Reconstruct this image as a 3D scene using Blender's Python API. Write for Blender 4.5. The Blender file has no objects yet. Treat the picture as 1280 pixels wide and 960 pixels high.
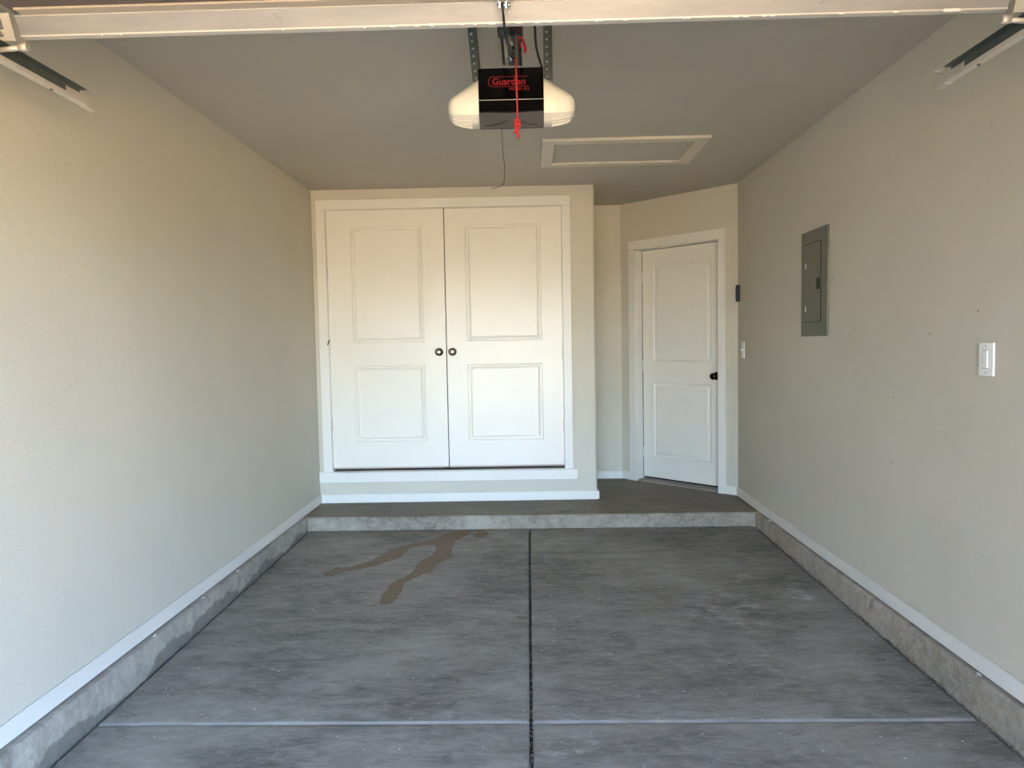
import bpy, bmesh, math, random
from mathutils import Vector, Matrix

# ------------------------------------------------------------------ camera, sky, sun, exposure
SC = bpy.context.scene
COL = SC.collection
CAMZ = 1.2466
cam_d = bpy.data.cameras.new('camera')
cam_d.sensor_width = 36.0
cam_d.lens = 900.5 / 1280.0 * 36.0
cam_d.clip_start = 0.02
cam = bpy.data.objects.new('camera', cam_d)
COL.objects.link(cam)
_r = Vector((0.9996, 0.0227, -0.0180)).normalized()
_f = Vector((-0.0236, 0.9982, -0.0554)).normalized()
_u = _r.cross(_f).normalized(); _r = _f.cross(_u).normalized()
cam.matrix_world = Matrix(((_r.x, _u.x, -_f.x, 0), (_r.y, _u.y, -_f.y, 0), (_r.z, _u.z, -_f.z, CAMZ), (0, 0, 0, 1)))
SC.camera = cam

SUN_EL, SUN_ROT = math.radians(54), math.radians(-42)
w = bpy.data.worlds.new('sky'); SC.world = w; w.use_nodes = True
nt = w.node_tree
bgn = nt.nodes['Background']
sky = nt.nodes.new('ShaderNodeTexSky')
sky.sky_type = 'NISHITA'; sky.sun_disc = False
sky.sun_elevation = SUN_EL; sky.sun_rotation = SUN_ROT
sky.dust_density = 0.7
tint = nt.nodes.new('ShaderNodeMix'); tint.data_type = 'RGBA'; tint.blend_type = 'MULTIPLY'; tint.inputs[0].default_value = 1.0
tint.inputs[7].default_value = (0.90, 1.0, 1.19, 1.0)      # white balance of the open sky
nt.links.new(sky.outputs[0], tint.inputs[6]); nt.links.new(tint.outputs[2], bgn.inputs[0])
bgn.inputs[1].default_value = 0.36
sd = bpy.data.lights.new('sun', 'SUN'); sd.energy = 8.5; sd.angle = math.radians(0.6); sd.color = (1.0, 0.87, 0.66)
sun = bpy.data.objects.new('sun', sd); COL.objects.link(sun)
# the sun stands behind the building, to the left: it lights the driveway, not the garage
sv = Vector((math.sin(SUN_ROT) * math.cos(SUN_EL), math.cos(SUN_ROT) * math.cos(SUN_EL), math.sin(SUN_EL)))
sun.rotation_euler = sv.to_track_quat('Z', 'Y').to_euler()
sun.location = (0, -4, 8)

SC.view_settings.view_transform = 'Standard'
SC.view_settings.look = 'None'
SC.view_settings.gamma = 1.0
SC.view_settings.use_curve_mapping = False
SC.view_settings.exposure = 3.55

# ------------------------------------------------------------------ materials
def srgb(r, g, b):
    f = lambda c: (c / 12.92) if c <= 0.04045 else ((c + 0.055) / 1.055) ** 2.4
    return tuple(f(c / 255.0) for c in (r, g, b)) + (1.0,)

class NT:
    def __init__(s, name, rough=0.5, metal=0.0, spec=None):
        s.m = bpy.data.materials.new(name); s.m.use_nodes = True
        s.t = s.m.node_tree; s.b = s.t.nodes['Principled BSDF']
        s.b.inputs['Roughness'].default_value = rough
        s.b.inputs['Metallic'].default_value = metal
        if spec is not None: s.b.inputs['Specular IOR Level'].default_value = spec
        s.co = None
    def n(s, k, **kw):
        x = s.t.nodes.new(k)
        for a, v in kw.items(): setattr(x, a, v)
        return x
    def l(s, a, b): s.t.links.new(a, b)
    def pos(s, scale=(1, 1, 1), loc=(0, 0, 0)):
        if s.co is None: s.co = s.n('ShaderNodeNewGeometry')
        mp = s.n('ShaderNodeMapping'); mp.inputs['Scale'].default_value = scale; mp.inputs['Location'].default_value = loc
        s.l(s.co.outputs['Position'], mp.inputs[0]); return mp.outputs[0]
    def noise(s, scale, detail=4, rough=0.55, st=(1, 1, 1), loc=(0, 0, 0), dist=0.0):
        x = s.n('ShaderNodeTexNoise'); x.inputs['Scale'].default_value = scale; x.inputs['Detail'].default_value = detail
        x.inputs['Roughness'].default_value = rough; x.inputs['Distortion'].default_value = dist
        s.l(s.pos(st, loc), x.inputs['Vector']); return x.outputs[0]
    def ramp(s, v, a, b, lo=0.0, hi=1.0, smooth=False):
        x = s.n('ShaderNodeMapRange'); x.clamp = True
        if smooth: x.interpolation_type = 'SMOOTHSTEP'
        for i, q in zip((1, 2, 3, 4), (a, b, lo, hi)): x.inputs[i].default_value = q
        s.l(v, x.inputs[0]); return x.outputs[0]
    def math(s, op, a, b=None):
        x = s.n('ShaderNodeMath', operation=op)
        for i, q in enumerate((a, b)):
            if q is None: continue
            if isinstance(q, (int, float)): x.inputs[i].default_value = q
            else: s.l(q, x.inputs[i])
        return x.outputs[0]
    def mix(s, fac, a, b):
        x = s.n('ShaderNodeMix', data_type='RGBA')
        if isinstance(fac, (int, float)): x.inputs[0].default_value = fac
        else: s.l(fac, x.inputs[0])
        for i, q in ((6, a), (7, b)):
            if isinstance(q, tuple): x.inputs[i].default_value = q
            else: s.l(q, x.inputs[i])
        return x.outputs[2]
    def color(s, c):
        if isinstance(c, tuple): s.b.inputs['Base Color'].default_value = c
        else: s.l(c, s.b.inputs['Base Color'])
    def bump(s, h, strength=0.3, dist=0.002):
        x = s.n('ShaderNodeBump'); x.inputs['Strength'].default_value = strength; x.inputs['Distance'].default_value = dist
        s.l(h, x.inputs['Height']); s.l(x.outputs[0], s.b.inputs['Normal'])

def simple(name, c, rough=0.5, metal=0.0, var=0.06, scale=30, bump=0.0, spec=None):
    t = NT(name, rough, metal, spec)
    lo = tuple(max(0, q * (1 - var)) for q in c[:3]) + (1,); hi = tuple(min(1, q * (1 + var)) for q in c[:3]) + (1,)
    t.color(t.mix(t.noise(scale, 3), lo, hi))
    if bump: t.bump(t.noise(scale * 6, 2), bump, 0.001)
    return t.m

WALLC = (205, 199, 183)
def wall_paint(name, marks=0.0, c=WALLC):
    t = NT(name, 0.62, 0.0, 0.35)
    big = t.noise(0.9, 4, 0.5)
    base = t.mix(t.ramp(big, 0.35, 0.7), srgb(*[q - 5 for q in c]), srgb(*[q + 3 for q in c]))
    if marks:
        # scuffs: short faint dark strokes, and little chips down to white
        sc = t.ramp(t.noise(5.0, 6, 0.75, st=(1, 1, 2.4), loc=(3, 1, 0)), 0.66, 0.78)
        base = t.mix(t.math('MULTIPLY', sc, 0.30 * marks), base, srgb(120, 112, 100))
        v = t.n('ShaderNodeTexVoronoi'); v.voronoi_dimensions = '2D'; v.inputs['Scale'].default_value = 3.2
        sp = t.n('ShaderNodeSeparateXYZ'); t.l(t.pos(), sp.inputs[0]); cb = t.n('ShaderNodeCombineXYZ'); t.l(sp.outputs[1], cb.inputs[0]); t.l(sp.outputs[2], cb.inputs[1]); t.l(cb.outputs[0], v.inputs['Vector'])
        sep = t.n('ShaderNodeSeparateColor'); t.l(v.outputs['Color'], sep.inputs[0])
        dot = t.math('MULTIPLY', t.ramp(v.outputs['Distance'], 0.014, 0.026, 1, 0), t.ramp(sep.outputs[0], 0.55, 0.56))
        base = t.mix(t.math('MULTIPLY', dot, 0.6 * marks), base, t.mix(t.ramp(sep.outputs[1], .5, .51), srgb(95, 84, 72), srgb(226, 222, 210)))
    t.color(base)
    peel = t.noise(190, 3, 0.6)
    soft = t.noise(26, 3, 0.5)
    h = t.math('ADD', peel, t.math('MULTIPLY', soft, 0.8))
    t.bump(h, 0.65, 0.0022)
    return t.m

M = {}
M['wall'] = wall_paint('wall_paint', 0.15)
M['wall_marked'] = wall_paint('wall_paint_scuffed', 0.8)
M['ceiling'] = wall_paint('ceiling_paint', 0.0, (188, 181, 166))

def white_paint(name, c, rough, dirty=0.0):
    t = NT(name, rough, 0.0, 0.5)
    base = t.mix(t.ramp(t.noise(2.0, 3), 0.3, 0.7), srgb(*[q - 3 for q in c]), srgb(*[q + 2 for q in c]))
    if dirty:
        d = t.ramp(t.noise(9, 6, 0.75, loc=(5, 2, 8)), 0.64, 0.80)
        base = t.mix(t.math('MULTIPLY', d, 0.35 * dirty), base, srgb(150, 138, 120))
    t.color(base)
    t.bump(t.noise(60, 3, 0.5, st=(1, 1, 0.25)), 0.05, 0.001)
    return t.m
M['trim'] = white_paint('trim_white_paint', (226, 223, 214), 0.38, 0.25)
M['door'] = white_paint('door_white_paint', (229, 225, 214), 0.33, 0.5)
M['hatch'] = white_paint('hatch_frame_paint', (212, 203, 184), 0.5)
M['hinge'] = white_paint('painted_hinge', (222, 219, 210), 0.35, 0.6)

def concrete(name, c_lo, c_hi, brown, streak=(0.55, 1.6, 1.0), specks=1.0, rough=0.5, damp=None, stain=False, lines=False):
    t = NT(name, rough, 0.0, 0.25)
    a = t.noise(1.3, 7, 0.62, st=(1, 1, 1), dist=0.6)
    b = t.noise(5.0, 7, 0.68, st=streak, dist=0.4)
    f = t.noise(120, 3, 0.6)
    mix1 = t.ramp(t.math('ADD', t.math('MULTIPLY', a, 0.55), t.math('MULTIPLY', b, 0.45)), 0.40, 0.60)
    base = t.mix(mix1, c_lo, c_hi)
    br = t.ramp(t.noise(2.1, 6, 0.7, st=streak, loc=(7, 3, 1)), 0.56, 0.72)
    base = t.mix(t.math('MULTIPLY', br, 0.5), base, brown)
    blot = t.ramp(t.noise(3.6, 7, 0.62, st=(0.7, 1.8, 1), loc=(2, 9, 4)), 0.63, 0.70)
    base = t.mix(t.math('MULTIPLY', blot, 0.65), base, tuple(q * 0.6 for q in brown[:3]) + (1,))
    tro = t.noise(22.0, 6, 0.75, st=(streak[0] * 0.9, streak[1] * 0.85, 1), loc=(1, 6, 2), dist=0.8)
    base = t.mix(t.ramp(tro, 0.42, 0.68, 0.0, 0.46), base, tuple(min(1, q * 1.45) for q in c_hi[:3]) + (1,))
    pit = t.ramp(t.noise(30.0, 5, 0.8, st=(0.6, 1.6, 1), loc=(8, 1, 3)), 0.62, 0.72)
    base = t.mix(t.math('MULTIPLY', pit, 0.6), base, tuple(q * 0.5 for q in c_lo[:3]) + (1,))
    milky = t.ramp(t.noise(4.5, 9, 0.78, st=(0.8, 1.5, 1), loc=(11, 4, 2)), 0.585, 0.70)
    base = t.mix(t.math('MULTIPLY', milky, 0.4), base, tuple(min(1, q * 1.9) for q in c_hi[:3]) + (1,))
    base = t.mix(t.ramp(f, 0.3, 0.7, 0.0, 0.18), base, tuple(q * 0.55 for q in c_lo[:3]) + (1,))
    if specks:
        for sc_, th, sel in ((7.5, 0.026, 0.62), (19.0, 0.040, 0.80), (3.4, 0.016, 0.5)):
            v = t.n('ShaderNodeTexVoronoi'); v.voronoi_dimensions = '2D'; v.inputs['Scale'].default_value = sc_
            t.l(t.pos((1, 1, 1), (sc_, 0, 0)), v.inputs['Vector'])
            sep = t.n('ShaderNodeSeparateColor'); t.l(v.outputs['Color'], sep.inputs[0])
            dot = t.math('MULTIPLY', t.ramp(v.outputs['Distance'], th * 0.7, th, 1, 0), t.ramp(sep.outputs[0], sel, sel + 0.01))
            base = t.mix(t.math('MULTIPLY', dot, 0.85 * specks), base, srgb(214, 212, 206))
    if stain:
        at = t.n('ShaderNodeAttribute', attribute_name='stain')
        d = t.math('ADD', at.outputs['Fac'], t.math('MULTIPLY', t.math('SUBTRACT', t.noise(14, 6, 0.7, st=(0.6, 1.4, 1)), 0.5), 0.075))
        k = t.ramp(d, -0.002, 0.004, 1, 0)
        edge = t.ramp(t.math('ABSOLUTE', d), 0.0, 0.012, 0.35, 0.0)
        k2 = t.math('MULTIPLY', k, t.ramp(t.noise(9, 4), 0.3, 0.75, 0.75, 0.98))
        base = t.mix(k2, base, srgb(112, 88, 60))
        base = t.mix(t.math('MULTIPLY', edge, k), base, srgb(78, 60, 42))
        t.l(t.ramp(k, 0, 1, rough, rough - 0.05), t.b.inputs['Roughness'])
    if stain:
        # chalky smears and an old brown spill, each with its own place on the slab
        for (cx, cy, rx, ry, sc_, lo_, hi_, amt, col) in ((1.00, 3.62, .30, .34, 9, .50, .64, .55, srgb(196, 194, 188)), (1.42, 3.80, .09, .16, 12, .46, .60, .6, srgb(200, 198, 192)),
                (.78, 3.05, .55, .14, 10, .52, .66, .5, srgb(190, 188, 182)), (.68, 4.98, .30, .22, 5, .44, .60, .45, srgb(92, 76, 54)), (-.05, 3.55, .05, .03, 6, .3, .5, .6, srgb(82, 66, 46)), (.10, 2.42, .16, .08, 12, .5, .62, .5, srgb(200, 196, 188)),
                (-.9, 3.3, .5, .5, 7, .55, .7, .35, srgb(70, 66, 60))):
            sp = t.n('ShaderNodeSeparateXYZ'); t.l(t.pos(), sp.inputs[0])
            ex = t.math('DIVIDE', t.math('SUBTRACT', sp.outputs[0], cx), rx); ey = t.math('DIVIDE', t.math('SUBTRACT', sp.outputs[1], cy), ry)
            rr2 = t.math('ADD', t.math('MULTIPLY', ex, ex), t.math('MULTIPLY', ey, ey))
            msk = t.math('MULTIPLY', t.ramp(rr2, 0.2, 1.0, 1, 0, True), t.ramp(t.noise(sc_, 8, 0.78, st=(.8, 1.5, 1), loc=(cx * 7, 1, 0)), lo_, hi_))
            base = t.mix(t.math('MULTIPLY', msk, amt), base, col)
    if damp is not None:
        sx = t.n('ShaderNodeSeparateXYZ'); t.l(t.pos(), sx.inputs[0])
        zz = t.math('ADD', sx.outputs[2], t.math('MULTIPLY', t.math('SUBTRACT', t.noise(2.6, 5, 0.6, loc=(0, 4, 0)), 0.5), 0.28))
        zz = t.math('SUBTRACT', zz, t.math('MULTIPLY', sx.outputs[1], 0.017))
        k = t.ramp(zz, damp - 0.006, damp + 0.006, 0.6, 0)
        base = t.mix(k, base, tuple(q * 0.42 for q in c_lo[:3]) + (1,))
    t.color(base)
    h = t.math('ADD', t.math('MULTIPLY', f, 0.5), t.math('MULTIPLY', t.noise(14, 6, 0.7, st=streak), 1.0))
    t.bump(h, 0.35, 0.002)
    return t.m
FLO, FHI, FBR = srgb(98, 94, 86), srgb(150, 145, 134), srgb(102, 90, 70)
M['slab'] = concrete('floor_concrete', FLO, FHI, FBR, stain=True, rough=0.58)
M['landing'] = concrete('landing_concrete', srgb(106, 97, 84), srgb(128, 119, 104), srgb(106, 90, 70), specks=0.25, rough=0.6)
M['step_face'] = concrete('step_face_concrete', srgb(106, 97, 84), srgb(160, 150, 134), srgb(112, 96, 78), specks=0.0, rough=0.7, streak=(1, 1, 1.6))
M['curb_l'] = concrete('damp_curb_concrete', srgb(136, 130, 120), srgb(174, 168, 156), srgb(124, 112, 96), specks=0.0, rough=0.7, damp=-0.150)
M['curb_r'] = concrete('curb_concrete', srgb(136, 128, 115), srgb(172, 163, 149), srgb(126, 110, 92), specks=0.0, rough=0.7)
M['threshold'] = concrete('threshold_concrete', srgb(140, 134, 124), srgb(166, 160, 150), srgb(126, 118, 104), specks=0.0, rough=0.7)
M['joint'] = simple('joint_dirt', srgb(38, 34, 30), 0.9, var=0.5, scale=60, bump=0.6)
M['grit'] = simple('grit', srgb(120, 112, 100), 0.9, var=0.4, scale=90)
M['black_plastic'] = simple('black_plastic', srgb(14, 14, 15), 0.22, var=0.1)
M['black_gloss'] = simple('black_gloss_panel', srgb(10, 10, 11), 0.12, var=0.1)
M['smoke'] = simple('smoked_grey_plastic', srgb(62, 62, 60), 0.5, var=0.05)
M['edge'] = simple('pale_slab_edge', srgb(146, 143, 134), 0.6, var=0.45, scale=9, bump=0.3)
M['black_matte'] = simple('black_matte', srgb(11, 11, 12), 0.5, var=0.15)
M['rubber_and_gap'] = simple('rubber_seal_and_gap_black', srgb(18, 17, 17), 0.75, var=0.2)
M['lens'] = simple('opener_lens_plastic', srgb(236, 230, 212), 0.32, var=0.02)
M['lens'].node_tree.nodes['Principled BSDF'].inputs['Subsurface Weight'].default_value = 0.25
M['lens'].node_tree.nodes['Principled BSDF'].inputs['Subsurface Radius'].default_value = (0.02, 0.017, 0.012)
M['lens_low'] = simple('opener_lens_base', srgb(206, 204, 194), 0.4, var=0.02)
M['red'] = simple('red_cord', srgb(172, 30, 36), 0.5, var=0.12)
M['red_print'] = simple('red_print', srgb(150, 16, 20), 0.4, var=0.05)
M['chrome'] = simple('zinc_steel', srgb(205, 203, 198), 0.22, 1.0, var=0.08)
M['galv'] = simple('galvanised_steel', srgb(120, 126, 122), 0.42, 0.85, var=0.18, scale=40)
M['galv_lt'] = simple('bright_galvanised_steel', srgb(190, 186, 176), 0.38, 0.25, var=0.06, scale=40)
M['track_in'] = simple('track_web_steel', srgb(92, 100, 96), 0.5, 0.3, var=0.18, scale=30)
M['panel_grey'] = simple('breaker_panel_grey', srgb(110, 110, 99), 0.42, 0.1, var=0.04, scale=12)
M['bronze'] = simple('dark_bronze', srgb(46, 38, 30), 0.25, 0.9, var=0.2)
M['knob_face'] = simple('knob_glint_face', srgb(214, 206, 190), 0.18, 0.95, var=0.1)  # paler disc puts the bright reflection at the knob's centre into colour
M['switch'] = simple('switch_white_plastic', srgb(236, 236, 232), 0.3, var=0.02)
M['switch_gap'] = simple('switch_recess', srgb(150, 150, 148), 0.5, var=0.05)
M['sticker'] = simple('white_sticker', srgb(240, 238, 230), 0.5, var=0.02)
M['raw_edge'] = simple('unpainted_door_edge', srgb(196, 178, 166), 0.6, var=0.08)
M['door_inner'] = simple('door_section_beige', srgb(176, 164, 148), 0.5, var=0.06, scale=8)
M['door_brown'] = simple('door_section_brown', srgb(104, 92, 86), 0.6, var=0.1, scale=8)
def strut():
    t = NT('dirty_painted_rail', 0.42, 0.15)
    a = t.noise(6, 7, 0.7, st=(0.4, 2, 2)); b = t.ramp(t.noise(10, 6, 0.7, st=(0.7, 1.6, 1), loc=(3, 3, 0)), 0.62, 0.72)
    c = t.mix(t.ramp(a, 0.3, 0.7), srgb(130, 128, 128), srgb(156, 153, 151))
    t.color(t.mix(t.math('MULTIPLY', b, 0.6), c, srgb(98, 94, 96)))
    t.bump(t.noise(60, 3), 0.1, 0.001)
    return t.m
M['strut'] = strut()
M['pale_lip'] = simple('pale_rail_lip', srgb(206, 200, 190), 0.35, 0.2, var=0.08)
M['driveway'] = simple('driveway_concrete', srgb(198, 174, 134), 0.85, var=0.08, scale=2)
M['ground'] = simple('desert_gravel', srgb(190, 160, 112), 0.95, var=0.15, scale=1.5)
M['stucco'] = simple('outside_stucco', srgb(186, 162, 128), 0.9, var=0.06, scale=8, bump=0.4)
M['dark_backing'] = simple('hidden_backing', srgb(60, 52, 44), 0.9)
M['chip'] = simple('white_paint_flake', srgb(232, 230, 224), 0.55, var=0.03)

# ------------------------------------------------------------------ mesh helpers
def link(name, bm, mat, parent=None, smooth=False):
    me = bpy.data.meshes.new(name)
    bmesh.ops.recalc_face_normals(bm, faces=bm.faces)
    bm.to_mesh(me); bm.free()
    for m in (mat if isinstance(mat, (list, tuple)) else [mat]): me.materials.append(M[m] if isinstance(m, str) else m)
    if smooth:
        for p in me.polygons: p.use_smooth = True
    o = bpy.data.objects.new(name, me); COL.objects.link(o)
    if parent: o.parent = parent
    return o
def box(bm, x0, x1, y0, y1, z0, z1, bev=0.0, seg=2, mi=0):
    b = bmesh.new()
    vs = [b.verts.new((x, y, z)) for x in (x0, x1) for y in (y0, y1) for z in (z0, z1)]
    for f in ((0, 1, 3, 2), (4, 6, 7, 5), (0, 4, 5, 1), (2, 3, 7, 6), (0, 2, 6, 4), (1, 5, 7, 3)): b.faces.new([vs[i] for i in f])
    if bev > 0: bmesh.ops.bevel(b, geom=b.edges[:], offset=bev, segments=seg, affect='EDGES', profile=0.6)
    bmesh.ops.recalc_face_normals(b, faces=b.faces)
    merge(bm, b, mi)
def merge(bm, b, mi=0, mat=None):
    mp = {}
    for v in b.verts: mp[v] = bm.verts.new(mat @ v.co if mat else v.co)
    for f in b.faces:
        try:
            g = bm.faces.new([mp[v] for v in f.verts]); g.material_index = mi; g.smooth = f.smooth
        except ValueError: pass
    b.free()
def poly_prism(bm, pts, z0, z1, mi=0):
    """vertical prism over an x,y outline"""
    n = len(pts)
    a = [bm.verts.new((p[0], p[1], z0)) for p in pts]; c = [bm.verts.new((p[0], p[1], z1)) for p in pts]
    fs = [bm.faces.new(a[::-1]), bm.faces.new(c)] + [bm.faces.new((a[i], a[(i + 1) % n], c[(i + 1) % n], c[i])) for i in range(n)]
    for f in fs: f.material_index = mi
def tube(bm, pts, r, n=8, cap=True, smooth=True):
    pts = [Vector(p) for p in pts]; rings = []
    up = Vector((0, 0, 1))
    for i, p in enumerate(pts):
        d = (pts[min(i + 1, len(pts) - 1)] - pts[max(i - 1, 0)]).normalized()
        s = d.cross(up if abs(d.z) < 0.95 else Vector((0, 1, 0))).normalized(); t = s.cross(d).normalized()
        rr = r[i] if isinstance(r, (list, tuple)) else r
        rings.append([bm.verts.new(p + (s * math.cos(a) + t * math.sin(a)) * rr) for a in [2 * math.pi * k / n for k in range(n)]])
    for a, b in zip(rings, rings[1:]):
        for k in range(n):
            f = bm.faces.new((a[k], a[(k + 1) % n], b[(k + 1) % n], b[k])); f.smooth = smooth
    if cap: bm.faces.new(rings[0][::-1]); bm.faces.new(rings[-1])
def lathe(bm, prof, mat, n=28):
    """profile (radius, height) turned about local z, then placed by mat"""
    b = bmesh.new(); rings = []
    for r, h in prof:
        rings.append([b.verts.new((max(r, 1e-5) * math.cos(2 * math.pi * k / n), max(r, 1e-5) * math.sin(2 * math.pi * k / n), h)) for k in range(n)])
    for p, q in zip(rings, rings[1:]):
        for k in range(n): b.faces.new((p[k], p[(k + 1) % n], q[(k + 1) % n], q[k])).smooth = True
    b.faces.new(rings[0][::-1]); b.faces.new(rings[-1])
    bmesh.ops.remove_doubles(b, verts=b.verts, dist=1e-6)
    merge(bm, b, 0, mat)
def smoothpath(pts, k=6):
    P = [Vector(p) for p in pts]; out = []
    for i in range(len(P) - 1):
        a = P[max(i - 1, 0)]; b = P[i]; c = P[i + 1]; d = P[min(i + 2, len(P) - 1)]
        for j in range(k):
            t = j / k
            out.append(0.5 * ((2 * b) + (c - a) * t + (2 * a - 5 * b + 4 * c - d) * t * t + (3 * b - a - 3 * c + d) * t ** 3))
    out.append(P[-1]); return out
def tag(o, label, cat, kind=None, group=None):
    o['label'] = label; o['category'] = cat
    if kind: o['kind'] = kind
    if group: o['group'] = group
    return o
def empty(name, loc=(0, 0, 0), rz=0.0):
    o = bpy.data.objects.new(name, None); COL.objects.link(o); o.location = loc; o.rotation_euler = (0, 0, rz)
    o.empty_display_size = 0.1
    return o
def plug(name, *boxes, mat, parent=None, bev=0.0):
    bm = bmesh.new()
    for b in boxes: box(bm, *b, bev=bev)
    return link(name, bm, mat, parent)

# ------------------------------------------------------------------ measured room (metres; z = 0 is the landing top)
XR = 1.659
def XL(y): return -1.6807 + 0.0024 * (y - 5.8)
ZC = 2.473
CXL, CXR = -1.642, 1.622            # curb faces
YSTEP = 5.194
def zf(y): return -0.0949 + 0.0169 * (y - 5.42)   # floor falls towards the street
YF = -0.32                           # inside face of the front wall
BB, BT = 0.071, 0.013
YCA, YCB, XCB = 5.667, 5.6897, 0.5306
CA = math.atan2(YCB - YCA, XCB - XL(5.667))
CLEN = math.hypot(YCB - YCA, XCB - XL(5.667))
AX, AY, BY = 0.843, 6.555, 5.752
AA = math.atan2(BY - AY, XR - AX)
ALEN = math.hypot(BY - AY, XR - AX)

# ------------------------------------------------------------------ setting: walls, ceiling
def wall_poly(name, pts, z0, z1, mat, label):
    bm = bmesh.new(); poly_prism(bm, pts, z0, z1)
    return tag(link(name, bm, mat), label, 'wall', 'structure')
wl = wall_poly('wall_left', [(XL(YF), YF), (XL(6.7), 6.7), (XL(6.7) - .14, 6.7), (XL(YF) - .14, YF)], -0.30, ZC, 'wall',
               'long greige painted wall on the left above a low concrete curb')
wr = wall_poly('wall_right', [(XR, YF), (XR + .14, YF), (XR + .14, 6.0), (XR, 5.752)], -0.30, ZC, 'wall_marked',
               'long greige painted wall on the right carrying the grey breaker panel')
ceil = empty('ceiling')
bm = bmesh.new(); box(bm, XL(0) - .14, XR + .14, YF, 6.7, ZC, ZC + .12)
ceil_m = link('ceiling', bm, 'ceiling')
bpy.data.objects.remove(ceil); ceil_m.name = 'ceiling'
tag(ceil_m, 'smooth greige garage ceiling with an attic hatch', 'ceiling', 'structure')

# closet front wall, local frame along its face (x along wall, y into the wall)
OX0, OX1, OZ0, OZ1 = 0.106, 1.958, 0.255, 2.318
wb = empty('wall_back', (XL(5.667), YCA, 0), CA)
tag(wb, 'greige closet wall at the back that carries the white double doors', 'wall', 'structure')
bm = bmesh.new()
T = 0.11
box(bm, 0, OX0, 0, T, 0, ZC); box(bm, OX0, OX1, 0, T, OZ1, ZC); box(bm, OX0, OX1, 0, T, 0, OZ0)
link('wall_face', bm, 'wall', wb)
# right pier with a rounded (bullnose) corner, running back as the closet side wall
bm = bmesh.new()
R = 0.02
arc = [(CLEN - R + R * math.sin(a), R - R * math.cos(a)) for a in [math.pi / 2 * k / 6 for k in range(7)]]
poly_prism(bm, [(OX1, 0)] + arc + [(CLEN, 0.86), (CLEN - T, 0.86), (CLEN - T, T), (OX1, T)], 0, ZC)
o = link('corner_pier', bm, 'wall', wb)
for p in o.data.polygons:
    if abs(p.normal.z) < .5 and p.area < 0.03: p.use_smooth = False

wall_poly('wall_alcove', [(XL(6.555), 6.555), (AX, AY), (AX, 6.7), (XL(6.7), 6.7)], -0.30, ZC, 'wall',
          'narrow greige wall at the back of the alcove between closet and entry door')
# angled wall with the entry door, local frame along its face
EX0, EX1, EZ1 = 0.165, 0.972, 2.055
wa = empty('wall_angled', (AX, AY, 0), AA)
tag(wa, 'short greige wall set at an angle around the white entry door', 'wall', 'structure')
bm = bmesh.new()
TA = 0.14
box(bm, 0, EX0 - .018, 0, TA, -0.2, ZC); box(bm, EX1 + .018, ALEN + .0, 0, TA, -0.2, ZC); box(bm, EX0 - .018, EX1 + .018, 0, TA, EZ1 + .018, ZC)
link('wall_face', bm, 'wall', wa)
# unseen dark panel added behind the door, so the gaps read as shade
plug('backing_panel', (EX0 - .05, EX1 + .05, TA + .02, TA + .04, -0.2, EZ1 + .05), mat='dark_backing', parent=wa)

# front wall with the garage opening (behind the camera), outside ground
FX0, FX1, FZ = -1.40, 1.32, 1.95
bm = bmesh.new()
box(bm, XL(0) - .14, FX0, YF - .16, YF, -0.30, ZC + .12); box(bm, FX1, XR + .14, YF - .16, YF, -0.30, ZC + .12); box(bm, FX0, FX1, YF - .16, YF, FZ, ZC + .12)
tag(link('wall_front', bm, 'stucco'), 'front garage wall around the wide door opening', 'wall', 'structure')
bm = bmesh.new(); box(bm, -3.2, 3.2, -9.0, YF - 0.005, -0.40, zf(YF) - 0.01)
tag(link('driveway', bm, 'driveway'), 'sunlit concrete driveway outside the garage opening', 'driveway', 'structure')
bm = bmesh.new(); box(bm, -45, 45, -60, 20, -0.60, -0.405)
tag(link('ground', bm, 'ground'), 'tan gravel ground around the garage', 'ground', 'structure')

bm = bmesh.new(); box(bm, -9.0, XL(0) - .15, -4.0, 8.0, -0.45, 3.1); box(bm, XR + .15, 6.0, YF, 8.0, -0.45, 3.1); box(bm, XL(0) - .14, XR + .14, YF - .16, 6.7, ZC + .125, 3.1)  # left wing added out of view to keep light off the right wall
tag(link('added_house', bm, 'stucco'), 'tan stucco building mass added out of view, left wing blocks light', 'added_house', 'structure')

# ------------------------------------------------------------------ floor: base, slabs, landing
bm = bmesh.new()
vs = [(-1.66, YF - .005, zf(YF) - .10), (1.645, YF - .005, zf(YF) - .10), (1.645, YSTEP + .1, zf(YSTEP) - .10), (-1.66, YSTEP + .1, zf(YSTEP) - .10)]
lo = [bm.verts.new(v) for v in vs]; hi = [bm.verts.new((v[0], v[1], v[2] + .075)) for v in vs]
bm.faces.new(lo[::-1]); bm.faces.new(hi)
for i in range(4): bm.faces.new((lo[i], lo[(i + 1) % 4], hi[(i + 1) % 4], hi[i]))
floor = tag(link('floor', bm, 'joint'), 'dark grey sealed concrete garage floor of tooled slabs', 'floor', 'structure')

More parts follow.
